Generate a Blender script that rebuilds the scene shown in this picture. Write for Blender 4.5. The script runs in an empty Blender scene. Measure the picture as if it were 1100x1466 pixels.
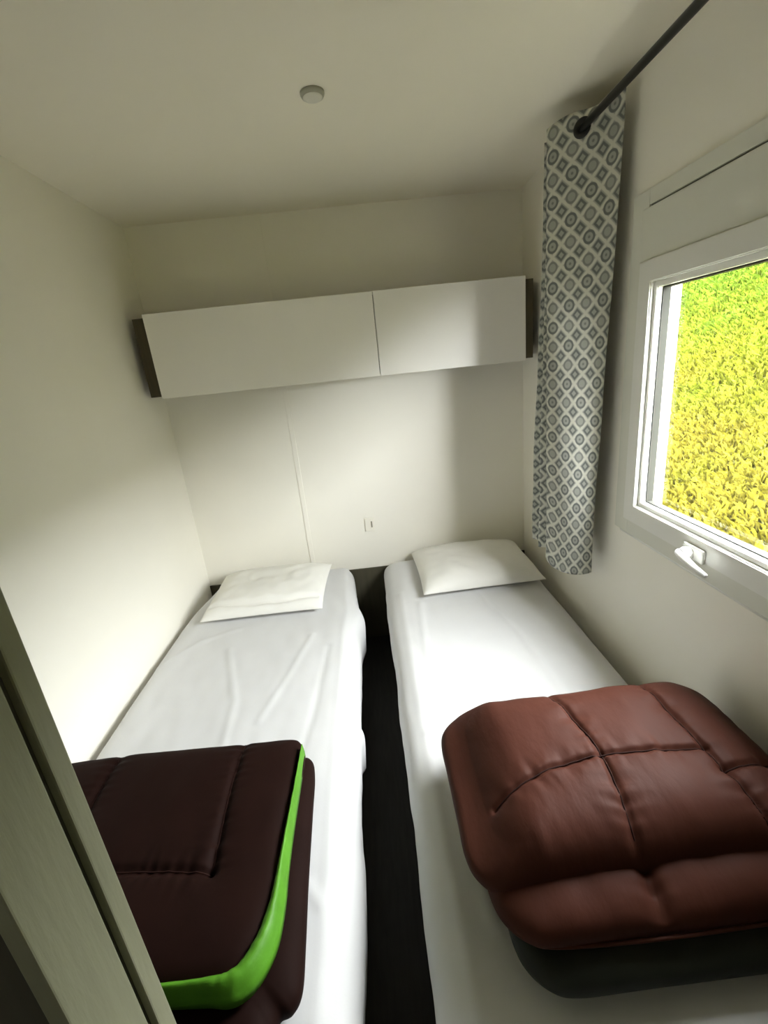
import bpy, bmesh, math, random
from mathutils import Vector, Matrix, noise

random.seed(7)
sc = bpy.context.scene
COL = sc.collection
PI = math.pi

# ------------------------------------------------------------------ room size (metres)
W, H, D = 1.70, 2.106, -2.0        # right wall x, ceiling z, partition y (back wall is y = 0)
HB = 0.468                         # top of the sheets

# ------------------------------------------------------------------ camera
cam_d = bpy.data.cameras.new('camera')
cam = bpy.data.objects.new('camera', cam_d)
COL.objects.link(cam)
sc.camera = cam
yaw, pitch, roll = 0.0192, -0.3139, -0.1052
fwd = Vector((math.sin(yaw) * math.cos(pitch), math.cos(yaw) * math.cos(pitch), math.sin(pitch)))
rgt = Vector((math.cos(yaw), -math.sin(yaw), 0))
upv = rgt.cross(fwd)
rr = rgt * math.cos(roll) + upv * math.sin(roll)
uu = -rgt * math.sin(roll) + upv * math.cos(roll)
cam.matrix_world = Matrix(((rr.x, uu.x, -fwd.x, 0.9234), (rr.y, uu.y, -fwd.y, -2.2328),
                           (rr.z, uu.z, -fwd.z, 1.4527), (0, 0, 0, 1)))
cam_d.sensor_fit = 'HORIZONTAL'
cam_d.sensor_width = 36.0
cam_d.lens = 648.3 / 1100 * 36.0
cam_d.clip_start = 0.02

# ------------------------------------------------------------------ sky, sun, exposure
wd = bpy.data.worlds.new('sky')
sc.world = wd
wd.use_nodes = True
bg = wd.node_tree.nodes['Background']
bg.inputs['Color'].default_value = (0.97, 0.975, 1.0, 1)     # bright hazy sky, even all round
bg.inputs['Strength'].default_value = 9.0
sun_d = bpy.data.lights.new('sun', 'SUN')
sun_d.energy = 8.0
sun_d.color = (1.0, 0.95, 0.84)
sun_d.angle = math.radians(1.5)
sun = bpy.data.objects.new('sun', sun_d)
COL.objects.link(sun)
sun.rotation_euler = Vector((0.42, 0.12, -0.9)).to_track_quat('-Z', 'Y').to_euler()
# sampling guide at the window opening: a portal gives off no light of its own
por_d = bpy.data.lights.new('window_portal', 'AREA')
por_d.shape = 'RECTANGLE'
por_d.size, por_d.size_y = 0.62, 0.62
por_d.cycles.is_portal = True
por = bpy.data.objects.new('window_portal', por_d)
COL.objects.link(por)
por.location = (W + 0.09, -1.27, 1.285)
por.rotation_euler = (0, PI / 2, 0)

vs = sc.view_settings
vs.view_transform = 'Standard'
vs.look = 'None'
vs.gamma = 1.0
vs.use_curve_mapping = False
vs.exposure = 2.75
sc.cycles.max_bounces = 14
sc.cycles.diffuse_bounces = 10
sc.cycles.transparent_max_bounces = 12

# ------------------------------------------------------------------ materials
def mat(name, col, rough=0.6, spec=0.4, var=0.0, vscale=8.0, bump=0.0, bscale=60.0, stretch=None,
        metal=0.0, sheen=0.0, sheen_tint=None, bdist=0.002, coat=0.0):
    m = bpy.data.materials.new(name)
    m.use_nodes = True
    nt = m.node_tree
    b = nt.nodes['Principled BSDF']
    b.inputs['Base Color'].default_value = (*col, 1)
    b.inputs['Roughness'].default_value = rough
    b.inputs['Specular IOR Level'].default_value = spec
    b.inputs['Metallic'].default_value = metal
    if sheen:
        b.inputs['Sheen Weight'].default_value = sheen
        b.inputs['Sheen Roughness'].default_value = 0.4
        if sheen_tint:
            b.inputs['Sheen Tint'].default_value = (*sheen_tint, 1)
    if coat:
        b.inputs['Coat Weight'].default_value = coat
    tc = nt.nodes.new('ShaderNodeTexCoord')
    src = tc.outputs['Object']
    if stretch:
        mp = nt.nodes.new('ShaderNodeMapping')
        mp.inputs['Scale'].default_value = stretch
        nt.links.new(src, mp.inputs['Vector'])
        src = mp.outputs['Vector']
    if var:
        n = nt.nodes.new('ShaderNodeTexNoise')
        n.inputs['Scale'].default_value = vscale
        n.inputs['Detail'].default_value = 5
        r = nt.nodes.new('ShaderNodeValToRGB')
        r.color_ramp.elements[0].position = 0.3
        r.color_ramp.elements[1].position = 0.7
        r.color_ramp.elements[0].color = (*[c * (1 - var) for c in col], 1)
        r.color_ramp.elements[1].color = (*[min(1, c * (1 + var)) for c in col], 1)
        nt.links.new(src, n.inputs['Vector'])
        nt.links.new(n.outputs['Fac'], r.inputs['Fac'])
        nt.links.new(r.outputs['Color'], b.inputs['Base Color'])
    if bump:
        n2 = nt.nodes.new('ShaderNodeTexNoise')
        n2.inputs['Scale'].default_value = bscale
        n2.inputs['Detail'].default_value = 4
        bp = nt.nodes.new('ShaderNodeBump')
        bp.inputs['Strength'].default_value = bump
        bp.inputs['Distance'].default_value = bdist
        nt.links.new(src, n2.inputs['Vector'])
        nt.links.new(n2.outputs['Fac'], bp.inputs['Height'])
        nt.links.new(bp.outputs['Normal'], b.inputs['Normal'])
    return m

M = {}
M['wall'] = mat('wall_panel', (0.89, 0.865, 0.785), 0.55, 0.3, var=0.015, vscale=3, bump=0.05, bscale=90)
M['ceiling'] = mat('ceiling_panel', (0.875, 0.835, 0.715), 0.7, 0.2, var=0.015, vscale=2.5, bump=0.05, bscale=90)
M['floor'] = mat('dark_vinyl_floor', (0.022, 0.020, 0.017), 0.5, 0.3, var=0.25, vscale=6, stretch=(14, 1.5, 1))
M['jamb'] = mat('painted_jamb', (0.27, 0.27, 0.18), 0.5, 0.3, var=0.05, vscale=10, bump=0.25, bscale=30, stretch=(6, 6, 1))
M['pvc'] = mat('window_pvc', (0.80, 0.80, 0.76), 0.35, 0.45, var=0.01, vscale=5)
M['board'] = mat('window_board', (0.72, 0.72, 0.65), 0.5, 0.35, var=0.015, vscale=5)
M['outer'] = mat('outer_frame_beige', (0.34, 0.32, 0.25), 0.45, 0.35, var=0.02, vscale=5)
M['handle'] = mat('handle_white', (0.88, 0.88, 0.86), 0.3, 0.5, var=0.01)
M['gasket'] = mat('gasket_rubber', (0.03, 0.03, 0.025), 0.7, 0.2, var=0.1)
M['groove'] = mat('groove_seal', (0.10, 0.10, 0.075), 0.8, 0.1, var=0.1)
M['door'] = mat('cabinet_white', (0.92, 0.90, 0.865), 0.4, 0.4, var=0.012, vscale=4)
M['carcass'] = mat('cabinet_carcass', (0.10, 0.085, 0.055), 0.6, 0.2, var=0.1, vscale=10, stretch=(8, 1, 1))
M['sheet'] = mat('white_sheet', (0.68, 0.682, 0.69), 0.85, 0.15, var=0.012, vscale=12, bump=0.12, bscale=260, bdist=0.001)
M['pillow'] = mat('pillow_case', (0.84, 0.83, 0.79), 0.85, 0.15, var=0.015, vscale=12, bump=0.12, bscale=240, bdist=0.001)
M['mattress'] = mat('mattress_ticking', (0.75, 0.75, 0.72), 0.9, 0.1, var=0.03, vscale=30)
M['bedbase'] = mat('bed_base', (0.03, 0.028, 0.025), 0.6, 0.2, var=0.15)
M['duvet_dark'] = mat('dark_brown_duvet', (0.013, 0.0045, 0.0032), 0.7, 0.07, var=0.12, vscale=10, bump=0.2, bscale=45)
M['duvet'] = mat('brown_satin_duvet', (0.060, 0.0195, 0.0125), 0.58, 0.09, var=0.08, vscale=7, bump=0.3, bscale=22, bdist=0.004,
                 stretch=(2.4, 1, 1))
M['lining'] = mat('dark_green_lining', (0.017, 0.019, 0.013), 0.6, 0.2, var=0.15, vscale=9, bump=0.2, bscale=30)
M['green'] = mat('lime_green_lining', (0.08, 0.25, 0.014), 0.5, 0.25, var=0.12, vscale=18, bump=0.3, bscale=60)
M['stitch'] = mat('brown_stitching_shade', (0.022, 0.008, 0.006), 0.8, 0.1, var=0.1)  # thread coloured dark to carry the shade in the quilting grooves
M['rod'] = mat('black_metal', (0.012, 0.012, 0.010), 0.4, 0.4, var=0.1)
M['lamp'] = mat('fitting_white', (0.74, 0.72, 0.64), 0.4, 0.4, var=0.01)
M['rim'] = mat('fitting_rim', (0.42, 0.41, 0.33), 0.35, 0.5, var=0.02)
M['slot'] = mat('socket_slot', (0.28, 0.26, 0.20), 0.6, 0.2, var=0.05)
M['panel'] = mat('dark_shade_panel', (0.075, 0.068, 0.045), 0.6, 0.2, var=0.12, vscale=6, stretch=(8, 8, 0.6))  # dark tone paints in shade: unlit passage side of partition, gap behind beds
M['socket'] = mat('socket_white', (0.86, 0.83, 0.74), 0.4, 0.4, var=0.01)
M['soil'] = mat('bank_soil', (0.03, 0.03, 0.006), 0.95, 0.1, var=0.3, vscale=4)

def glass_mat():
    m = bpy.data.materials.new('window_glass')
    m.use_nodes = True
    nt = m.node_tree
    nt.nodes.clear()
    out = nt.nodes.new('ShaderNodeOutputMaterial')
    mix = nt.nodes.new('ShaderNodeMixShader')
    tr = nt.nodes.new('ShaderNodeBsdfTransparent')
    tr.inputs['Color'].default_value = (0.96, 0.975, 0.96, 1)
    gl = nt.nodes.new('ShaderNodeBsdfGlossy')
    gl.inputs['Roughness'].default_value = 0.02
    mix.inputs['Fac'].default_value = 0.04
    nt.links.new(tr.outputs['BSDF'], mix.inputs[1])
    nt.links.new(gl.outputs['BSDF'], mix.inputs[2])
    nt.links.new(mix.outputs['Shader'], out.inputs['Surface'])
    return m
M['glass'] = glass_mat()

def grass_mat():
    m = mat('grass_blades', (0.15, 0.16, 0.01), 0.9, 0.05)
    nt = m.node_tree
    b = nt.nodes['Principled BSDF']
    geo = nt.nodes.new('ShaderNodeNewGeometry')
    sep = nt.nodes.new('ShaderNodeSeparateXYZ')
    nt.links.new(geo.outputs['Position'], sep.inputs['Vector'])
    n = nt.nodes.new('ShaderNodeTexNoise')
    n.inputs['Scale'].default_value = 1.1
    n.inputs['Detail'].default_value = 4
    nt.links.new(geo.outputs['Position'], n.inputs['Vector'])
    mr = nt.nodes.new('ShaderNodeMapRange')
    mr.inputs['From Min'].default_value = -0.4
    mr.inputs['From Max'].default_value = 3.3
    nt.links.new(sep.outputs['Z'], mr.inputs['Value'])
    ad = nt.nodes.new('ShaderNodeMath')
    ad.operation = 'MULTIPLY_ADD'
    ad.inputs[1].default_value = 0.9
    ad.inputs[2].default_value = -0.45
    nt.links.new(n.outputs['Fac'], ad.inputs[0])
    su = nt.nodes.new('ShaderNodeMath')
    su.operation = 'ADD'
    nt.links.new(ad.outputs[0], su.inputs[0])
    nt.links.new(mr.outputs['Result'], su.inputs[1])
    r = nt.nodes.new('ShaderNodeValToRGB')
    e = r.color_ramp.elements
    e[0].position, e[0].color = 0.1, (0.060, 0.052, 0.004, 1)
    e[1].position, e[1].color = 0.85, (0.029, 0.050, 0.003, 1)
    k = e.new(0.5)
    k.color = (0.045, 0.056, 0.003, 1)
    nt.links.new(su.outputs[0], r.inputs['Fac'])
    # tuft-to-tuft variation
    n2 = nt.nodes.new('ShaderNodeTexNoise')
    n2.inputs['Scale'].default_value = 9
    nt.links.new(geo.outputs['Position'], n2.inputs['Vector'])
    mr2 = nt.nodes.new('ShaderNodeMapRange')
    mr2.inputs['From Min'].default_value = 0.3
    mr2.inputs['From Max'].default_value = 0.7
    mr2.inputs['To Min'].default_value = 0.55
    mr2.inputs['To Max'].default_value = 1.35
    nt.links.new(n2.outputs['Fac'], mr2.inputs['Value'])
    mx = nt.nodes.new('ShaderNodeVectorMath')
    mx.operation = 'SCALE'
    nt.links.new(r.outputs['Color'], mx.inputs[0])
    nt.links.new(mr2.outputs['Result'], mx.inputs['Scale'])
    nt.links.new(mx.outputs[0], b.inputs['Base Color'])
    return m
M['grass'] = grass_mat()

def curtain_mat(cell=0.082):
    """grey-and-white lattice print: rings and small lozenges inside pale diagonal bands (UV in metres)"""
    m = bpy.data.materials.new('curtain_print')
    m.use_nodes = True
    nt = m.node_tree
    b = nt.nodes['Principled BSDF']
    b.inputs['Roughness'].default_value = 0.85
    b.inputs['Specular IOR Level'].default_value = 0.15
    N = lambda t: nt.nodes.new(t)
    L = nt.links.new
    def mth(op, a, c=None, d=None):
        n = N('ShaderNodeMath')
        n.operation = op
        for i, v in enumerate((a, c, d)):
            if v is None:
                continue
            if isinstance(v, (int, float)):
                n.inputs[i].default_value = v
            else:
                L(v, n.inputs[i])
        return n.outputs[0]
    uv = N('ShaderNodeUVMap')
    sp = N('ShaderNodeSeparateXYZ')
    L(uv.outputs['UV'], sp.inputs['Vector'])
    q = 0.70711 / cell
    A_ = mth('MULTIPLY', mth('ADD', sp.outputs['X'], sp.outputs['Y']), q)
    B_ = mth('MULTIPLY', mth('SUBTRACT', sp.outputs['X'], sp.outputs['Y']), q)
    loc = lambda v, off, k=1.0: mth('SUBTRACT', mth('FRACT', mth('MULTIPLY_ADD', v, k, off)), 0.5)
    def band(v, c, w):                       # 1 inside |v-c| < w, soft
        d = mth('ABSOLUTE', mth('SUBTRACT', v, c))
        n = N('ShaderNodeMapRange')
        n.inputs['From Min'].default_value = w
        n.inputs['From Max'].default_value = w * 0.5
        L(d, n.inputs['Value'])
        return n.outputs['Result']
    ax, ay = loc(A_, 0.5), loc(B_, 0.5)          # big rings
    cx, cy = loc(A_, 0.0), loc(B_, 0.0)
    ra = mth('SQRT', mth('ADD', mth('MULTIPLY', ax, ax), mth('MULTIPLY', ay, ay)))
    ring = band(ra, 0.185, 0.055)
    dot = band(ra, 0.0, 0.06)
    rb = mth('SQRT', mth('ADD', mth('MULTIPLY', cx, cx), mth('MULTIPLY', cy, cy)))
    ring = mth('MAXIMUM', ring, mth('MULTIPLY', band(rb, 0.175, 0.05), 0.65))
    sq = lambda u, v: mth('MAXIMUM', mth('ABSOLUTE', u), mth('ABSOLUTE', v))
    loz = mth('MAXIMUM', band(sq(cx, ay), 0.115, 0.05), band(sq(ax, cy), 0.115, 0.05))
    lat = mth('MAXIMUM', band(loc(A_, 0.0, 2.0), 0.0, 0.15), band(loc(B_, 0.0, 2.0), 0.0, 0.15))
    dark = mth('MAXIMUM', mth('MAXIMUM', ring, loz), mth('MULTIPLY', dot, 0.8))
    mix1 = N('ShaderNodeMix')
    mix1.data_type = 'RGBA'
    mix1.inputs['A'].default_value = (0.38, 0.385, 0.35, 1)
    mix1.inputs['B'].default_value = (0.64, 0.64, 0.565, 1)
    L(lat, mix1.inputs['Factor'])
    mix2 = N('ShaderNodeMix')
    mix2.data_type = 'RGBA'
    mix2.inputs['B'].default_value = (0.17, 0.18, 0.172, 1)
    L(mix1.outputs['Result'], mix2.inputs['A'])
    L(dark, mix2.inputs['Factor'])
    L(mix2.outputs['Result'], b.inputs['Base Color'])
    n = N('ShaderNodeTexNoise')
    n.inputs['Scale'].default_value = 400
    bp = N('ShaderNodeBump')
    bp.inputs['Strength'].default_value = 0.1
    bp.inputs['Distance'].default_value = 0.001
    L(n.outputs['Fac'], bp.inputs['Height'])
    L(bp.outputs['Normal'], b.inputs['Normal'])
    return m
M['curtain'] = curtain_mat()

# ------------------------------------------------------------------ helpers
def obj(name, me, m, parent=None, smooth=False, **props):
    if isinstance(me, bmesh.types.BMesh):
        bm = me
        me = bpy.data.meshes.new(name)
        bm.to_mesh(me)
        bm.free()
    o = bpy.data.objects.new(name, me)
    COL.objects.link(o)
    if m is not None:
        me.materials.clear()
        me.materials.append(M[m])
    if smooth:
        me.polygons.foreach_set('use_smooth', [True] * len(me.polygons))
    if parent is not None:
        o.parent = parent
        o.matrix_parent_inverse = Matrix.Translation(-parent.location)
    for k, v in props.items():
        o[k] = v
    return o

def empty(name, loc, label=None, cat=None, group=None, kind=None):
    o = bpy.data.objects.new(name, None)
    COL.objects.link(o)
    o.location = loc
    o.empty_display_size = 0.05
    if label: o['label'] = label
    if cat: o['category'] = cat
    if group: o['group'] = group
    if kind: o['kind'] = kind
    return o

def box(bm, x0, x1, y0, y1, z0, z1, bev=0.0):
    vs_ = [bm.verts.new((x, y, z)) for z in (z0, z1) for (x, y) in ((x0, y0), (x1, y0), (x1, y1), (x0, y1))]
    fs = [(3, 2, 1, 0), (4, 5, 6, 7), (0, 1, 5, 4), (1, 2, 6, 5), (2, 3, 7, 6), (3, 0, 4, 7)]
    faces = [bm.faces.new([vs_[i] for i in f]) for f in fs]
    if bev:
        es = list({e for f in faces for e in f.edges})
        bmesh.ops.bevel(bm, geom=es, offset=bev, segments=2, affect='EDGES', profile=0.6)

def B(*a, bev=0.0):
    bm = bmesh.new()
    box(bm, *a, bev=bev)
    return bm

def tube(bm, pts, r, seg=14, cap=True):
    pts = [Vector(p) for p in pts]
    rs = r if isinstance(r, (list, tuple)) else [r] * len(pts)
    rings = []
    ref = None
    for i, p in enumerate(pts):
        t = (pts[min(i + 1, len(pts) - 1)] - pts[max(i - 1, 0)]).normalized()
        if ref is None:
            ref = t.orthogonal().normalized()
        ref = (ref - t * ref.dot(t)).normalized()
        bn = t.cross(ref)
        rings.append([bm.verts.new(p + (ref * math.cos(a) + bn * math.sin(a)) * rs[i])
                      for a in (2 * PI * k / seg for k in range(seg))])
    for a, b_ in zip(rings, rings[1:]):
        for k in range(seg):
            bm.faces.new((a[k], a[(k + 1) % seg], b_[(k + 1) % seg], b_[k]))
    if cap:
        bm.faces.new(rings[0][::-1])
        bm.faces.new(rings[-1])

def lathe(bm, prof, c, axis='z', seg=40):
    """prof: (radius, height) pairs"""
    rings = []
    for r, h in prof:
        ring = []
        for k in range(seg):
            a = 2 * PI * k / seg
            u, v = r * math.cos(a), r * math.sin(a)
            p = {'z': (u, v, h), 'y': (u, h, v), 'x': (h, u, v)}[axis]
            ring.append(bm.verts.new(Vector(c) + Vector(p)))
        rings.append(ring)
    for a, b_ in zip(rings, rings[1:]):
        for k in range(seg):
            bm.faces.new((a[k], a[(k + 1) % seg], b_[(k + 1) % seg], b_[k]))
    bm.faces.new(rings[0][::-1])
    bm.faces.new(rings[-1])
    bmesh.ops.recalc_face_normals(bm, faces=bm.faces)

def spline(pts, n, closed=False):
    """Catmull-Rom through pts, n samples"""
    P = [Vector(p) for p in pts]
    m = len(P)
    out = []
    segs = m if closed else m - 1
    for k in range(n):
        t = k / n * segs if closed else k / (n - 1) * segs
        i = min(int(t), segs - 1)
        f = t - i
        g = (lambda j: P[j % m]) if closed else (lambda j: P[max(0, min(m - 1, j))])
        a, b_, c, d = g(i - 1), g(i), g(i + 1), g(i + 2)
        out.append(0.5 * ((2 * b_) + (c - a) * f + (2 * a - 5 * b_ + 4 * c - d) * f * f + (3 * b_ - a - 3 * c + d) * f ** 3))
    return out

def seg_dist(x, y, line):
    """distance to a polyline in plan and the arc position along it"""
    best, pos, acc = 9e9, 0, 0
    for (x0, y0), (x1, y1) in zip(line, line[1:]):
        dx, dy = x1 - x0, y1 - y0
        l2 = dx * dx + dy * dy
        t = max(0, min(1, ((x - x0) * dx + (y - y0) * dy) / l2))
        d = math.hypot(x - x0 - t * dx, y - y0 - t * dy)
        if d < best:
            best, pos = d, acc + t * math.sqrt(l2)
        acc += math.sqrt(l2)
    return best, pos

def grid_mesh(name, rows, closed_u=False, uv=None):
    nv, nu = len(rows), len(rows[0])
    verts = [tuple(p) for r in rows for p in r]
    faces = []
    for j in range(nv - 1):
        for i in range(nu if closed_u else nu - 1):
            i2 = (i + 1) % nu
            faces.append((j * nu + i, j * nu + i2, (j + 1) * nu + i2, (j + 1) * nu + i))
    me = bpy.data.meshes.new(name)
    me.from_pydata(verts, [], faces)
    if uv:
        lay = me.uv_layers.new(name='UVMap')
        for lp in me.loops:
            lay.data[lp.index].uv = uv[lp.vertex_index]
    me.update()
    return me

def nz(x, y, z=0.0, s=1.0):
    return noise.noise(Vector((x * s, y * s, z * s)))

# ------------------------------------------------------------------ THE SETTING
T = 0.08
YB = -3.2          # far end of the passage behind the camera
def struct(name, bm, m, parent=None, **kw):
    o = obj(name, bm, m, parent, **kw)
    if parent is None:
        o['kind'] = 'structure'
    return o
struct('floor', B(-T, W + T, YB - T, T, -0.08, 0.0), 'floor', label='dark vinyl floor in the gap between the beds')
struct('ceiling', B(-T, W + T, YB - T, T, H, H + 0.08), 'ceiling', label='plain off-white ceiling panel')
struct('wall_left', B(-T, 0, YB - T, T, 0, H), 'wall', label='bare cream wall beside the left bed')
wb = struct('wall_back', B(0, W, 0, T, 0, H), 'wall', label='cream panelled wall behind the pillows')
struct('joint_strip', B(0.551, 0.573, -0.004, 0.0, 0.426, H, bev=0.001), 'wall', wb)
struct('shade_strip_1', B(0.0, W, -0.010, -0.0005, 0.0, 0.425, bev=0.002), 'panel', label='dark strip painted as shade low on the back wall behind the beds')  # dark strip added to stand in for shade between and behind the beds
# window opening in the right wall
OY0, OY1, OZ0, OZ1 = -1.565, -0.975, 0.955, 1.615
bm = bmesh.new()
box(bm, W, W + T, YB - T, OY0, 0, H)
box(bm, W, W + T, OY1, T, 0, H)
box(bm, W, W + T, OY0, OY1, 0, OZ0)
box(bm, W, W + T, OY0, OY1, OZ1, H)
struct('wall_right', bm, 'wall', label='cream wall with the window in it')
# partition with the doorway the picture is taken through
bm = bmesh.new()
box(bm, 0, 0.688, -2.051, D + 0.006, 0, H)
box(bm, 1.462, W, -2.051, D + 0.006, 0, H)
box(bm, 0.688, 1.462, -2.051, D + 0.006, 2.03, H)
struct('wall_front', bm, 'panel', label='thin partition wall around the doorway')
struct('wall_passage', B(0, W, YB - T, YB, 0, H), 'wall', label='wall at the end of the passage')
dj = empty('door_1', (0.69, -2.02, 0), label='grey-green painted door jamb at the edge of the doorway', kind='structure')
for s, x0 in ((1, 0.688), (-1, 1.450)):
    x1 = x0 + 0.012
    obj('jamb_lining', B(x0, x1, -2.053, -2.006, 0, 2.03, bev=0.0012), 'jamb', dj)
    obj('rebate_seal', B(x0 + (0.0 if s > 0 else 0.004), x1 - (0.004 if s > 0 else 0), -2.006, -2.0, 0, 2.03), 'groove', dj)
    obj('door_stop', B(x0 - (0 if s > 0 else 0.002), x1 + (0.002 if s > 0 else 0), -2.0, -1.984, 0, 2.03, bev=0.0015), 'jamb', dj)
obj('jamb_head', B(0.70, 1.45, -2.053, -1.984, 2.018, 2.03, bev=0.001), 'jamb', dj)

# --- window_1 in the right wall
win = empty('window_1', (W, -1.27, 0.9), label='white framed window with pull handle, looking onto a grassy bank', kind='structure')
def ring(bm, x0, x1, ya, yb, za, zb, w, bev=0.0):
    """rectangular ring in the wall plane, mitred; ya<yb outer, za<zb outer, w width"""
    o = [(ya, za), (yb, za), (yb, zb), (ya, zb)]
    i = [(ya + w, za + w), (yb - w, za + w), (yb - w, zb - w), (ya + w, zb - w)]
    V = lambda p, x: bm.verts.new((x, p[0], p[1]))
    of, inf = [V(p, x0) for p in o], [V(p, x0) for p in i]
    ob, inb = [V(p, x1) for p in o], [V(p, x1) for p in i]
    for k in range(4):
        n = (k + 1) % 4
        bm.faces.new((of[k], of[n], inf[n], inf[k]))
        bm.faces.new((ob[n], ob[k], inb[k], inb[n]))
        bm.faces.new((of[n], of[k], ob[k], ob[n]))
        bm.faces.new((inf[k], inf[n], inb[n], inb[k]))
    bmesh.ops.recalc_face_normals(bm, faces=bm.faces)
    if bev:
        bmesh.ops.bevel(bm, geom=[e for e in bm.edges if e.calc_face_angle(0) > 0.5], offset=bev, segments=2, affect='EDGES')
def R_(*a, **k):
    bm = bmesh.new()
    ring(bm, *a, **k)
    return bm
CY0, CY1 = -1.655, -0.885           # casing, near and far edge
FY0, FY1, FZ0, FZ1 = -1.585, -0.955, 0.935, 1.635
# casing boards on the wall face
obj('casing_board', B(W - 0.010, W, FY1, CY1, 0.885, 1.800, bev=0.002), 'board', win)
obj('casing_board', B(W - 0.010, W, CY0, FY0, 0.885, 1.800, bev=0.002), 'board', win)
obj('casing_board', B(W - 0.010, W, FY0, FY1, 0.885, FZ0, bev=0.002), 'board', win)
obj('head_board', B(W - 0.016, W, FY0 - 0.02, FY1 + 0.017, FZ1, 1.757, bev=0.0025), 'board', win)
obj('head_groove', B(W - 0.004, W, FY0, FY1 + 0.015, 1.757, 1.763), 'groove', win)
obj('casing_board', B(W - 0.010, W, FY0, FY1, 1.763, 1.800, bev=0.002), 'board', win)
bm = bmesh.new()
tube(bm, [(W - 0.003, CY0, 0.882), (W - 0.003, CY1 - 0.03, 0.882)], 0.006, 10)
obj('sealing_bead', bm, 'pvc', win, smooth=True)
obj('frame', R_(W - 0.026, W + 0.014, FY0, FY1, FZ0, FZ1, 0.054, bev=0.003), 'pvc', win)
obj('inner_lip', R_(W - 0.016, W + 0.016, FY0 + 0.054, FY1 - 0.054, FZ0 + 0.054, FZ1 - 0.054, 0.014, bev=0.002), 'pvc', win)
obj('gasket', R_(W - 0.002, W + 0.018, FY0 + 0.068, FY1 - 0.068, FZ0 + 0.068, FZ1 - 0.068, 0.003), 'gasket', win)
obj('outer_frame', R_(W + 0.024, W + 0.055, FY0 + 0.020, FY1 - 0.020, FZ0 + 0.020, FZ1 - 0.020, 0.026, bev=0.002), 'outer', win)
obj('pane', B(W + 0.018, W + 0.023, FY0 + 0.024, FY1 - 0.024, FZ0 + 0.024, FZ1 - 0.024), 'glass', win)
# handle on the bottom rail
hy, hz = -1.258, 0.940
hd = obj('handle', B(W - 0.034, W - 0.026, hy - 0.045, hy + 0.022, hz - 0.006, hz + 0.028, bev=0.003), 'pvc', win)
bm = bmesh.new()
lathe(bm, [(0.017, 0.0), (0.017, -0.012), (0.014, -0.019), (0.006, -0.021)], (W - 0.033, hy, hz + 0.006), 'x', 24)
obj('boss', bm, 'handle', hd, smooth=True)
bm = bmesh.new()
tube(bm, [(W - 0.050, hy + 0.012, hz + 0.006), (W - 0.056, hy - 0.01, hz + 0.003), (W - 0.058, hy - 0.05, hz - 0.004), (W - 0.055, hy - 0.088, hz - 0.010)],
     [0.010, 0.010, 0.0075, 0.005], 14)
obj('lever', bm, 'handle', hd, smooth=True)
bm = bmesh.new()
lathe(bm, [(0.007, 0.0), (0.007, -0.006), (0.004, -0.007)], (W - 0.026, hy + 0.026, hz - 0.010), 'x', 16)
obj('catch', bm, 'gasket', hd)

# ------------------------------------------------------------------ OUTSIDE: the bank
def bank_z(x, y):
    t = max(0.0, min(1.0, (x - 3.0) / 9.2))
    base = -0.62 + 4.65 * (t * t * (3 - 2 * t) * 0.35 + t * 0.65)
    return base + 0.07 * nz(x, y, 3.1, 0.7) + 0.04 * nz(x, y, 1.7, 2.0)
rows = [[(x, y, bank_z(x, y)) for x in [1.9 + 0.16 * i for i in range(80)]] for y in [-9 + 0.32 * j for j in range(120)]]
struct('ground', grid_mesh('ground', rows), 'soil', smooth=True, label='grass bank rising outside the window')
rnd = random.Random(3)
gv, gf = [], []
for k in range(120000):
    x = 2.8 + 10.2 * rnd.random() ** 0.8
    y = -2.6 + (x - 0.6) * rnd.uniform(0.1, 1.95)
    z = bank_z(x, y)
    sz = 0.8 + 0.05 * x
    h = rnd.uniform(0.05, 0.12) * sz
    w = rnd.uniform(0.010, 0.024) * sz
    a = rnd.uniform(0, 2 * PI)
    lean = rnd.uniform(0.2, 0.95)
    la = rnd.uniform(0, 2 * PI)
    wx, wy = w * math.cos(a), w * math.sin(a)
    lx, ly = h * lean * math.cos(la) - 0.25 * h, h * lean * math.sin(la)
    i = len(gv)
    gv += [(x - wx, y - wy, z - 0.01), (x + wx, y + wy, z - 0.01),
           (x + lx * 0.55 + wx, y + ly * 0.55 + wy, z + h * 0.75), (x + lx, y + ly, z + h * 0.95), (x + lx * 0.55 - wx, y + ly * 0.55 - wy, z + h * 0.75)]
    gf.append((i, i + 1, i + 2, i + 3, i + 4))
me = bpy.data.meshes.new('grass')
me.from_pydata(gv, [], gf)
obj('grass', me, 'grass', kind='stuff', label='bright yellow-green grass covering the bank outside', category='grass')

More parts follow.
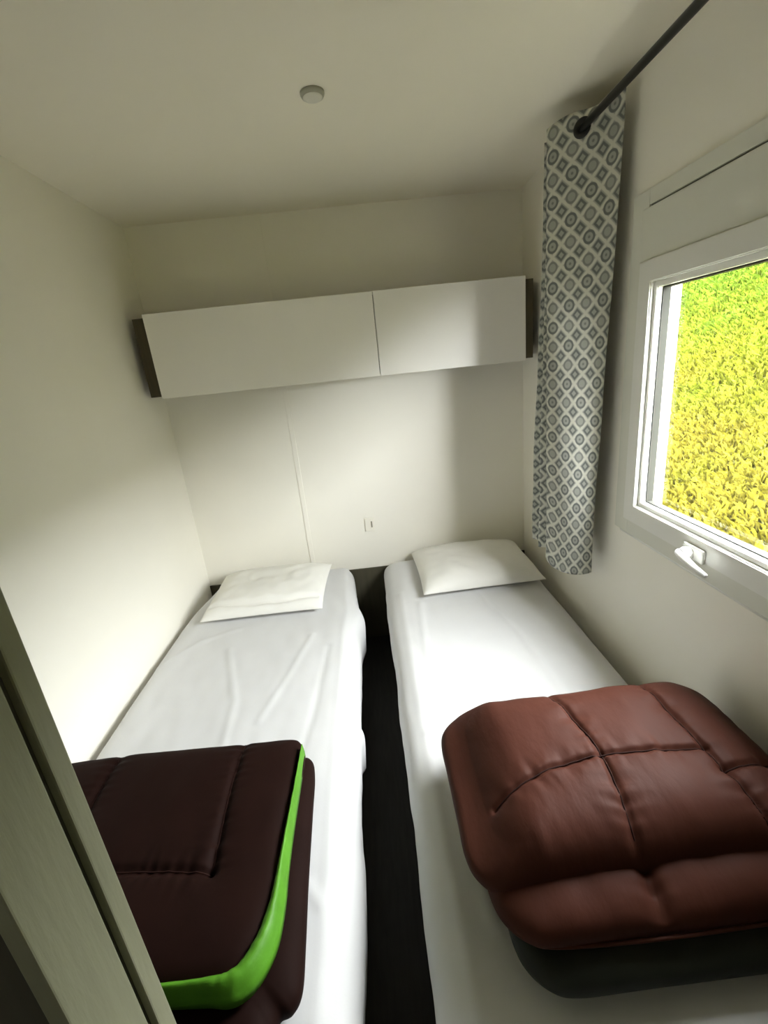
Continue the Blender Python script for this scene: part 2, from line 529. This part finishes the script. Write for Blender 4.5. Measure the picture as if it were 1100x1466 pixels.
# ------------------------------------------------------------------ BEDS
def sheet_mesh(name, prof, y0, y1, creases, seed, bulges=(), hem=0.27):
    """prof: (x,z) cross-section control points from one hem over the top to the other; y0 head, y1 foot"""
    P = [Vector((x, z, 0)) for x, z in prof]
    cs = []
    for a, b_ in zip(P, P[1:]):
        n = max(2, int((b_ - a).length / 0.0085))
        cs += [a.lerp(b_, k / n) for k in range(n)]
    cs.append(P[-1])
    for _ in range(14):                                   # soften the corners
        cs = [cs[0]] + [(cs[i - 1] + cs[i] * 2 + cs[i + 1]) / 4 for i in range(1, len(cs) - 1)] + [cs[-1]]
    ny = 230
    rows = []
    xm = (prof[0][0] + prof[-1][0]) / 2
    for j in range(ny):
        y = y0 + (y1 - y0) * j / (ny - 1)
        e = min(abs(y - y0), abs(y - y1))
        rc = 0.045
        f = 1.0 if e >= rc else math.sqrt(max(0, 1 - ((rc - e) / rc) ** 2))
        row = []
        for c in cs:
            x, z = c.x, c.y
            top = max(0, min(1, (z - 0.42) / 0.04))
            side = 1 - top
            dz = -0.005 + 0.004 * nz(x, y, seed, 5) + 0.002 * nz(x * 1.2, y * .6, seed + 3, 17)
            for line, hgt, sg in creases:
                d, s = seg_dist(x, y, line)
                if d < sg * 4:
                    dz += 0.75 * hgt * math.exp(-(d / sg) ** 2)
            sx = 1 if x > xm else -1
            dx = sx * side * (0.004 * nz(0.3 * sx, y, seed + 5, 4.5) + 0.0025 * nz(0.3 * sx, y + z * .4, seed + 8, 16))
            for bs, by, amp, sg in bulges:
                if bs == sx:
                    dx += sx * amp * math.exp(-((y - by) / sg) ** 2) * max(side, min(1, abs(x - xm) / 0.37) ** 10)
            zz = z + dz * (0.35 + 0.65 * top)
            if z < hem + 0.02:
                zz += 0.012 * nz(x, y, seed + 9, 5)
            row.append((x + dx, y, hem + (zz - hem) * f if f < 1 else zz))
        rows.append(row)
    return grid_mesh(name, rows)

def make_bed(name, label, x0, x1, prof, creases, seed, bulges):
    b = empty(name, ((x0 + x1) / 2, -0.97, 0), label, 'bed', 'single beds')
    obj('bed_frame', B(x0 + 0.06, x1 - 0.06, -1.91, -0.035, 0.14, 0.235, bev=0.006), 'bedbase', b)
    for lx in (x0 + 0.10, x1 - 0.10):
        for ly in (-1.86, -0.09):
            obj('leg', B(lx - 0.02, lx + 0.02, ly - 0.02, ly + 0.02, 0.0, 0.14, bev=0.003), 'bedbase', b)
    obj('mattress', B(x0 + 0.05, x1 - 0.05, -1.90, -0.04, 0.236, HB - 0.022, bev=0.03), 'mattress', b, smooth=True)
    s = obj('fitted_sheet', sheet_mesh('fitted_sheet', prof, -0.012, -1.935, creases, seed, bulges), 'sheet', b, smooth=True)
    md = s.modifiers.new('thick', 'SOLIDIFY')
    md.thickness = 0.003
    md.offset = -1
    return b

make_bed('single_bed', 'single bed with white sheet along the bare left wall', 0.02, 0.80,
         [(0.030, 0.27), (0.022, 0.40), (0.028, 0.455), (0.06, HB), (0.742, HB), (0.783, 0.452), (0.802, 0.40), (0.795, 0.33), (0.790, 0.265)],
         [([(0.30, -0.70), (0.40, -1.00), (0.425, -1.32)], 0.0045, 0.012),
          ([(0.62, -0.66), (0.56, -0.90), (0.50, -1.10)], 0.004, 0.010),
          ([(0.69, -0.75), (0.665, -1.10), (0.64, -1.28)], -0.004, 0.010),
          ([(0.05, -0.75), (0.16, -0.62), (0.30, -0.55)], 0.004, 0.014),
          ([(0.745, -0.3), (0.742, -1.0), (0.738, -1.8)], 0.004, 0.012),
          ([(0.73, -1.62), (0.70, -1.58), (0.66, -1.585)], 0.004, 0.01)], 1.3,
         [(1, -0.50, 0.022, 0.08), (1, -1.13, 0.012, 0.012), (1, -1.55, 0.008, 0.15), (1, -0.05, -0.03, 0.25), (-1, -0.05, -0.075, 0.22)])
make_bed('single_bed', 'single bed with white sheet beneath the window', 0.925, 1.665,
         [(0.945, 0.27), (0.935, 0.33), (0.929, 0.40), (0.944, 0.448), (0.995, HB), (1.60, HB), (1.640, 0.455), (1.652, 0.40), (1.648, 0.27)],
         [([(1.07, -0.50), (1.05, -0.85), (1.06, -1.15)], 0.004, 0.012),
          ([(1.33, -0.45), (1.40, -0.80), (1.43, -1.2)], 0.004, 0.010),
          ([(0.995, -0.4), (0.992, -1.0), (0.997, -1.8)], 0.004, 0.012),
          ([(1.03, -1.35), (1.035, -1.55), (1.055, -1.68)], 0.006, 0.012),
          ([(1.0, -1.22), (1.05, -1.24), (1.1, -1.22)], 0.004, 0.010)], 6.1,
         [(-1, -0.55, 0.006, 0.2)])

# ------------------------------------------------------------------ PILLOWS
def pillow_mesh(name, corners, z0, th, seed, droop=None):
    """corners in plan: head-left, head-right, foot-right, foot-left"""
    c = [Vector((x, y, 0)) for x, y in corners]
    n, m = 64, 52
    rows_t, rows_b = [], []
    for j in range(m):
        v = j / (m - 1)
        rt, rb = [], []
        for i in range(n):
            u = i / (n - 1)
            p = c[0].lerp(c[1], u).lerp(c[3].lerp(c[2], u), v)
            a, b_ = 2 * u - 1, 2 * v - 1
            # edges curve in between the corners
            k = 0.03
            ctr = (c[0] + c[1] + c[2] + c[3]) / 4
            p += (ctr - p) * k * ((1 - b_ * b_) * a ** 4 + (1 - a * a) * b_ ** 4)
            e = (max(0, 1 - abs(a) ** 3.2) * max(0, 1 - abs(b_) ** 3.2)) ** 0.5
            w = 0.006 * nz(p.x, p.y, seed, 8) + 0.004 * nz(p.x, p.y, seed + 2, 19)
            top = z0 + th * 0.22 + th * 0.78 * e + w * (0.3 + e)
            if droop:
                d, s = seg_dist(p.x, p.y, droop)
                top -= 0.016 * math.exp(-(d / 0.012) ** 2) * (0.4 + e)
            bot = z0 + th * 0.20 * (1 - e) + 0.001
            rt.append((p.x, p.y, max(top, bot + 0.004)))
            rb.append((p.x, p.y, bot))
        rows_t.append(rt)
        rows_b.append(rb)
    V = [q for r in rows_t for q in r] + [q for r in rows_b for q in r]
    F = []
    N_ = n * m
    for j in range(m - 1):
        for i in range(n - 1):
            a = j * n + i
            F.append((a + n, a + n + 1, a + 1, a))
            F.append((N_ + a, N_ + a + 1, N_ + a + n + 1, N_ + a + n))
    bd = [i for i in range(n)] + [j * n + n - 1 for j in range(1, m)] + [(m - 1) * n + i for i in range(n - 2, -1, -1)] + [j * n for j in range(m - 2, 0, -1)]
    for a, b_ in zip(bd, bd[1:] + bd[:1]):
        F.append((a, b_, N_ + b_, N_ + a))
    me = bpy.data.meshes.new(name)
    me.from_pydata(V, [], F)
    bm = bmesh.new()
    bm.from_mesh(me)
    bmesh.ops.recalc_face_normals(bm, faces=bm.faces)
    bm.to_mesh(me)
    bm.free()
    return me

obj('pillow', pillow_mesh('pillow', [(0.115, -0.05), (0.665, -0.05), (0.650, -0.50), (0.125, -0.50)], HB + 0.003, 0.085, 2.2,
    droop=[(0.16, -0.43), (0.34, -0.455), (0.50, -0.455), (0.62, -0.43)]), 'pillow', smooth=True,
    label='creased white pillow on the bed by the left wall', category='pillow', group='pillows')
obj('pillow', pillow_mesh('pillow', [(1.085, -0.03), (1.635, -0.03), (1.632, -0.475), (1.09, -0.49)], HB + 0.003, 0.095, 9.4),
    'pillow', smooth=True, label='white pillow on the bed near the curtain', category='pillow', group='pillows')

# ------------------------------------------------------------------ DUVETS
def puff(name, outline, z0, z1, seams=(), seed=0.0, na=300, nr=90, p=3.0, pout=2.2, wr=0.006, groove=0.012, gw=0.013, zfun=None, zbias=0.45):
    """closed quilted slab over a plan outline (star-shaped); returns mesh and a height function"""
    o = spline([(x, y, 0) for x, y in outline], na, closed=True)
    c = sum(o, Vector()) / len(o)
    zm = z0 + (z1 - z0) * zbias
    def height(x, y, s):
        t = max(0.0, 1 - s ** p) ** (1 / pout)
        z = zm + (z1 - zm) * t
        k = min(1, t * 1.3)
        z += k * (wr * nz(x, y, seed, 5.5) + wr * 0.5 * nz(x * 1.4, y * .7, seed + 4, 14))
        for ln in seams:
            d, pos = seg_dist(x, y, ln)
            if d < 0.14:
                z -= k * groove * math.exp(-(d / gw) ** 2)
                z -= k * groove * 0.6 * math.exp(-d / 0.020)
                z += k * 0.0045 * math.exp(-(d / 0.032) ** 2) * nz(pos, d * 0.3, seed + 7, 55)
        if zfun:
            z += zfun(x, y) * k
        return z
    rows = []
    for r in range(nr):
        s = 0.004 + 0.996 * (1 - (1 - r / (nr - 1)) ** 1.6)
        rows.append([(q.x, q.y, height(q.x, q.y, s)) for q in (c + (e - c) * s for e in o)])
    nb = 26
    for r in range(1, nb):
        s = 1 - (r / (nb - 1)) ** 2 * 0.996
        t = max(0.0, 1 - s ** (p * 1.5)) ** (1 / pout)
        rows.append([(q.x, q.y, zm - (zm - z0) * t) for q in (c + (e - c) * s for e in o)])
    me = grid_mesh(name, rows, closed_u=True)
    bm = bmesh.new()
    bm.from_mesh(me)
    bm.verts.ensure_lookup_table()
    n = na
    bm.faces.new([bm.verts[i] for i in range(n)][::-1])
    tot = len(bm.verts)
    bm.faces.new([bm.verts[tot - n + i] for i in range(n)])
    bmesh.ops.recalc_face_normals(bm, faces=bm.faces)
    bm.to_mesh(me)
    bm.free()
    def smax(x, y):
        d = Vector((x, y, 0)) - c
        a = math.atan2(d.y, d.x)
        best = min(o, key=lambda e: abs((math.atan2(e.y - c.y, e.x - c.x) - a + PI) % (2 * PI) - PI))
        return d.length / (best - c).length
    return me, (lambda x, y: height(x, y, min(1, smax(x, y))))

def stitch(parent, line, hf, r=0.0016, name='seam'):
    pts = spline([(x, y, 0) for x, y in line], 40)
    bm = bmesh.new()
    tube(bm, [(p.x, p.y, hf(p.x, p.y) + 0.0005) for p in pts], r, 6)
    obj(name, bm, 'stitch', parent, smooth=True)

def rrect(x0, x1, y0, y1, r, n=3):
    """rounded rectangle outline as spline control points"""
    pts = []
    for cx, cy, a0 in ((x1 - r, y1 - r, 0), (x0 + r, y1 - r, PI / 2), (x0 + r, y0 + r, PI), (x1 - r, y0 + r, 1.5 * PI)):
        for k in range(n + 1):
            a = a0 + PI / 2 * k / n
            pts.append((cx + r * math.cos(a), cy + r * math.sin(a)))
        nx = {0: (-1, 0), 1: (0, -1), 2: (1, 0), 3: (0, 1)}[round(a0 / (PI / 2))]
        L_ = (x1 - x0 if nx[0] else y1 - y0) - 2 * r
        for k in (1, 2, 3):
            pts.append((pts[-k][0] + nx[0] * L_ * 0.25 * k if k == 1 else pts[-1][0] + nx[0] * L_ * 0.25,
                        pts[-k][1] + nx[1] * L_ * 0.25 * k if k == 1 else pts[-1][1] + nx[1] * L_ * 0.25))
    return pts

# brown satin duvet on the right bed
dv = empty('folded_duvet', (1.34, -1.58, HB), 'thick brown satin quilted duvet folded on the bed below the window', 'duvet', 'folded duvets')
me, _ = puff('bottom_layer', rrect(1.072, 1.640, -1.816, -1.340, 0.08), HB + 0.004, 0.555, seed=3.0, wr=0.004, p=5)
obj('bottom_layer', me, 'lining', dv, smooth=True)
sA2 = [(1.32, -1.30), (1.31, -1.60), (1.30, -1.83)]
me, hf = puff('middle_fold', rrect(1.045, 1.650, -1.782, -1.335, 0.085), 0.525, 0.622, seams=[sA2], seed=5.5, wr=0.006, p=5)
obj('middle_fold', me, 'duvet', dv, smooth=True)
sA = [(1.272, -1.30), (1.300, -1.45), (1.312, -1.555), (1.300, -1.66), (1.290, -1.76)]
sB = [(1.500, -1.30), (1.505, -1.45), (1.512, -1.56), (1.520, -1.66), (1.535, -1.76)]
sC = [(1.085, -1.606), (1.10, -1.600), (1.20, -1.570), (1.312, -1.555), (1.42, -1.558), (1.512, -1.562), (1.515, -1.563)]
sD = [(1.512, -1.610), (1.60, -1.600), (1.68, -1.595)]
def fall(x, y):
    """the pile sinks towards its open left side; pucker folds run down to the front edge"""
    t = max(0.0, min(1.0, (1.150 - x) / 0.12))
    r = max(0.0, min(1.0, (x - 1.56) / 0.11))
    f = max(0.0, min(1.0, (-1.63 - y) / 0.10))
    return (-0.045 * t * t * (3 - 2 * t) - 0.020 * r * r
            + 0.0045 * f * nz(x * 34 + y * 9, y * 3.0, 2.0) + 0.003 * r * nz(x * 6, y * 38, 5.0))
me, hf = puff('top_fold', rrect(1.015, 1.668, -1.718, -1.330, 0.075), 0.535, 0.690, seams=[sA, sB, sC, sD], seed=8.1, wr=0.006, p=4.2, pout=2.4,
              na=460, nr=140, groove=0.0065, gw=0.006, zfun=fall, zbias=0.38)
tf = obj('top_fold', me, 'duvet', dv, smooth=True)
for ln in ([(1.277, -1.345), (1.300, -1.45), (1.312, -1.555), (1.300, -1.66), (1.296, -1.70)], [(1.502, -1.345), (1.505, -1.45), (1.512, -1.56), (1.520, -1.66), (1.526, -1.70)],
           [(1.09, -1.604), (1.10, -1.600), (1.20, -1.570), (1.312, -1.555), (1.42, -1.558), (1.512, -1.562)], [(1.514, -1.610), (1.60, -1.600), (1.655, -1.597)]):
    stitch(tf, ln, hf)
bm = bmesh.new()
pts = spline([(1.09, -1.755, 0.553), (1.12, -1.778, 0.560), (1.25, -1.786, 0.562), (1.42, -1.786, 0.562), (1.60, -1.780, 0.560)], 60)
tube(bm, pts, 0.003, 8)
obj('edge_piping', bm, 'duvet', dv, smooth=True)

# dark brown duvet with lime green reverse on the left bed
dl = empty('folded_duvet', (0.37, -1.58, HB), 'dark brown duvet with lime green edge folded on the bed by the left wall', 'duvet', 'folded duvets')
me, _ = puff('bottom_fold', [(0.03, -1.31), (0.20, -1.295), (0.36, -1.297), (0.52, -1.305), (0.655, -1.306), (0.690, -1.315), (0.702, -1.36), (0.706, -1.45), (0.712, -1.60), (0.718, -1.70), (0.720, -1.765), (0.708, -1.790), (0.690, -1.797), (0.682, -1.815), (0.672, -1.850), (0.62, -1.865), (0.45, -1.868), (0.25, -1.868), (0.05, -1.862), (0.026, -1.80), (0.022, -1.65), (0.022, -1.45)], HB + 0.004, 0.548, seed=12.0, wr=0.003, p=6)
obj('bottom_fold', me, 'duvet_dark', dl, smooth=True)
lA = [(0.530, -1.28), (0.535, -1.45), (0.545, -1.62)]
lB = [(0.545, -1.62), (0.37, -1.60), (0.10, -1.59)]
lC = [(0.215, -1.28), (0.225, -1.45), (0.23, -1.60)]
out = [(0.03, -1.305), (0.20, -1.290), (0.36, -1.292), (0.52, -1.300), (0.640, -1.302), (0.672, -1.315), (0.686, -1.36), (0.683, -1.45), (0.679, -1.53), (0.677, -1.61),
       (0.675, -1.68), (0.662, -1.735), (0.632, -1.770), (0.585, -1.780), (0.48, -1.780), (0.36, -1.780), (0.20, -1.780), (0.04, -1.77), (0.022, -1.72), (0.02, -1.55), (0.02, -1.38)]
me, hf = puff('top_fold', out, 0.535, 0.600, seams=[lA, lB, lC], seed=15.0, wr=0.004, p=7, groove=0.007, gw=0.009)
tf = obj('top_fold', me, 'duvet_dark', dl, smooth=True)
stitch(tf, [(0.532, -1.31), (0.535, -1.45), (0.545, -1.615)], hf)
stitch(tf, [(0.545, -1.62), (0.37, -1.60), (0.10, -1.59)], hf)
stitch(tf, [(0.217, -1.31), (0.225, -1.45), (0.23, -1.59)], hf)
# green reverse side showing as a band that widens round the corner
inner = [(0.684, -1.345), (0.681, -1.432), (0.677, -1.532), (0.674, -1.614), (0.670, -1.680), (0.656, -1.735), (0.629, -1.772), (0.584, -1.780), (0.48, -1.780), (0.36, -1.780), (0.20, -1.780)]
width = [0.005, 0.008, 0.011, 0.015, 0.022, 0.031, 0.032, 0.021, 0.015, 0.014, 0.014]
ci = spline([(x, y, 0) for x, y in inner], 120)
cw = spline([(w, 0, 0) for w in width], 120)
rows = []
for k, (pt, w) in enumerate(zip(ci, cw)):
    t = (ci[min(k + 1, 119)] - ci[max(k - 1, 0)]).normalized()
    nrm = Vector((-t.y, t.x, 0))           # to the left of travel
    if nrm.dot(pt - Vector((0.35, -1.5, 0))) < 0:
        nrm = -nrm
    row = []
    for s in range(11):
        a = s / 10
        q = pt + nrm * (w.x * a - 0.004)
        z = 0.592 + 0.006 * math.sin(PI * min(1, a * 1.1)) - 0.030 * max(0, a - 0.25) ** 1.6 + 0.0022 * nz(k * 0.35, a * 1.5, 4.0, 1.0)
        row.append((q.x, q.y, z))
    for s in range(10, -1, -1):            # underside gives it thickness
        a = s / 10
        q = pt + nrm * (w.x * a - 0.004)
        row.append((q.x, q.y, 0.562 - 0.004 * a))
    rows.append(row)
o = obj('green_reverse', grid_mesh('green_reverse', rows, closed_u=True), 'green', dl, smooth=True, label='lime green reverse fabric showing along the edge')
bm = bmesh.new()
bm.from_mesh(o.data)
bmesh.ops.recalc_face_normals(bm, faces=bm.faces)
bm.to_mesh(o.data)
bm.free()

# ------------------------------------------------------------------ WALL CABINET
cb = empty('wall_cabinet', (0.86, -0.1, 1.408), 'long white two-door cabinet mounted on the back wall', 'cabinet')
obj('carcass', B(0.030, 1.672, -0.205, -0.001, 1.416, 1.725), 'carcass', cb)
for x0, x1 in ((0.0925, 1.0055), (1.0085, 1.625)):
    obj('door', B(x0, x1, -0.250, -0.206, 1.408, 1.733, bev=0.0015), 'door', cb)

# ------------------------------------------------------------------ CEILING FITTING
cl = empty('ceiling_fitting', (0.882, -0.843, H), 'small round white fitting on the ceiling', 'ceiling light')
bm = bmesh.new()
lathe(bm, [(0.030, 0), (0.030, -0.005), (0.027, -0.010), (0.023, -0.011)], (0.882, -0.843, H), 'z', 48)
obj('rim', bm, 'rim', cl, smooth=True)
bm = bmesh.new()
lathe(bm, [(0.0245, -0.009), (0.024, -0.012), (0.016, -0.014), (0.006, -0.0145)], (0.882, -0.843, H), 'z', 48)
obj('lens', bm, 'lamp', cl, smooth=True)

# ------------------------------------------------------------------ WALL SOCKET
sk = empty('wall_socket', (0.885, -0.004, 0.66), 'small cream socket low on the back wall between the beds', 'socket')
obj('plate', B(0.862, 0.908, -0.009, -0.001, 0.635, 0.705, bev=0.002), 'socket', sk)
obj('slot', B(0.892, 0.899, -0.0105, -0.0085, 0.655, 0.688), 'slot', sk)

# ------------------------------------------------------------------ CURTAIN ROD AND CURTAIN
RX, RZ = 1.605, 2.012
rod = empty('curtain_rod', (RX, -1.15, RZ), 'black metal curtain rod fixed above the window', 'curtain rod')
bm = bmesh.new()
tube(bm, [(RX, -1.97, RZ), (RX, -0.575, RZ)], 0.0095, 18)
obj('pole', bm, 'rod', rod, smooth=True)
for y in (-0.568, -1.978):
    bm = bmesh.new()
    s = 1 if y > -1 else -1
    lathe(bm, [(0.010, -0.008 * s), (0.0135, 0.0), (0.0135, 0.012 * s), (0.009, 0.018 * s)], (RX, y, RZ), 'y', 20)
    obj('finial', bm, 'rod', rod, smooth=True)
for y in (-0.592, -1.90):
    bm = bmesh.new()
    tube(bm, [(RX, y, RZ - 0.012), (RX + 0.02, y, RZ - 0.016), (W - 0.006, y, RZ - 0.016)], 0.006, 12)
    lathe(bm, [(0.022, 0), (0.022, -0.004), (0.016, -0.007)], (W - 0.0005, y, RZ - 0.016), 'x', 24)
    obj('bracket', bm, 'rod', rod, smooth=True)

ct = empty('curtain', (1.61, -0.65, 0.68), 'grey and white lattice-print curtain gathered at the far end of the rod', 'curtain')
path = [(1.650, -0.560), (1.605, -0.566), (1.572, -0.574), (1.605, -0.588), (1.645, -0.598), (1.605, -0.608), (1.566, -0.616), (1.605, -0.630), (1.646, -0.642),
        (1.605, -0.650), (1.556, -0.656), (1.541, -0.674), (1.558, -0.706), (1.605, -0.757), (1.642, -0.805), (1.661, -0.845), (1.666, -0.860)]
pb = [(1.650, -0.425), (1.615, -0.440), (1.580, -0.455), (1.608, -0.480), (1.645, -0.505), (1.608, -0.530), (1.572, -0.548), (1.605, -0.580), (1.640, -0.610),
      (1.604, -0.632), (1.568, -0.640), (1.556, -0.675), (1.558, -0.740), (1.580, -0.795), (1.612, -0.822), (1.640, -0.828), (1.650, -0.826)]
NU = 320
top = spline([(x, y, 0) for x, y in path], NU)
bot = spline([(x, y, 0) for x, y in pb], NU)
arc = [0.0]
for a, b_ in zip(top, top[1:]):
    arc.append(arc[-1] + (b_ - a).length)
ZT, ZBt = 2.052, 0.685
NVV = 90
rows, uvs = [], []
for j in range(NVV):
    f = j / (NVV - 1)
    g = f * f * (3 - 2 * f)
    row = []
    for i in range(NU):
        p_ = top[i].lerp(bot[i], g)
        zt = ZT + 0.004 * math.sin(arc[i] * 40)
        zb = ZBt + 0.018 * math.cos((i / NU) * 4 * PI) * 0.4
        wob = 0.005 * nz(arc[i], f * 1.3, 2.0, 5) * min(1, f * 4)
        row.append((p_.x + wob, p_.y + wob * 0.6, zt + (zb - zt) * f))
        uvs.append((arc[i], (zt + (zb - zt) * f)))
    rows.append(row)
me = grid_mesh('cloth', rows, uv=uvs)
o = obj('cloth', me, 'curtain', ct, smooth=True)
md = o.modifiers.new('thick', 'SOLIDIFY')
md.thickness = 0.0016
# eyelets where the rod goes through the cloth
for i in range(1, NU - 1):
    if (top[i].x - RX) * (top[i + 1].x - RX) <= 0 and top[i].x != top[i + 1].x:
        t = (top[i + 1] - top[i - 1]).normalized()
        nrm = Vector((t.y, -t.x, 0))
        bm = bmesh.new()
        front = top[i].y < -0.7
        R0, r0 = (0.0165, 0.0095) if front else (0.016, 0.006)
        seg, rs = 32, 10
        rg = []
        for k in range(seg):
            a = 2 * PI * k / seg
            d = t * math.cos(a) + Vector((0, 0, 1)) * math.sin(a)
            rg.append([bm.verts.new(Vector((RX, top[i].y, RZ)) + d * (R0 + r0 * math.cos(b2)) + nrm * r0 * 0.7 * math.sin(b2)) for b2 in (2 * PI * q / rs for q in range(rs))])
        for k in range(seg):
            for q in range(rs):
                bm.faces.new((rg[k][q], rg[(k + 1) % seg][q], rg[(k + 1) % seg][(q + 1) % rs], rg[k][(q + 1) % rs]))
        bmesh.ops.recalc_face_normals(bm, faces=bm.faces)
        obj('eyelet', bm, 'rod', ct, smooth=True)
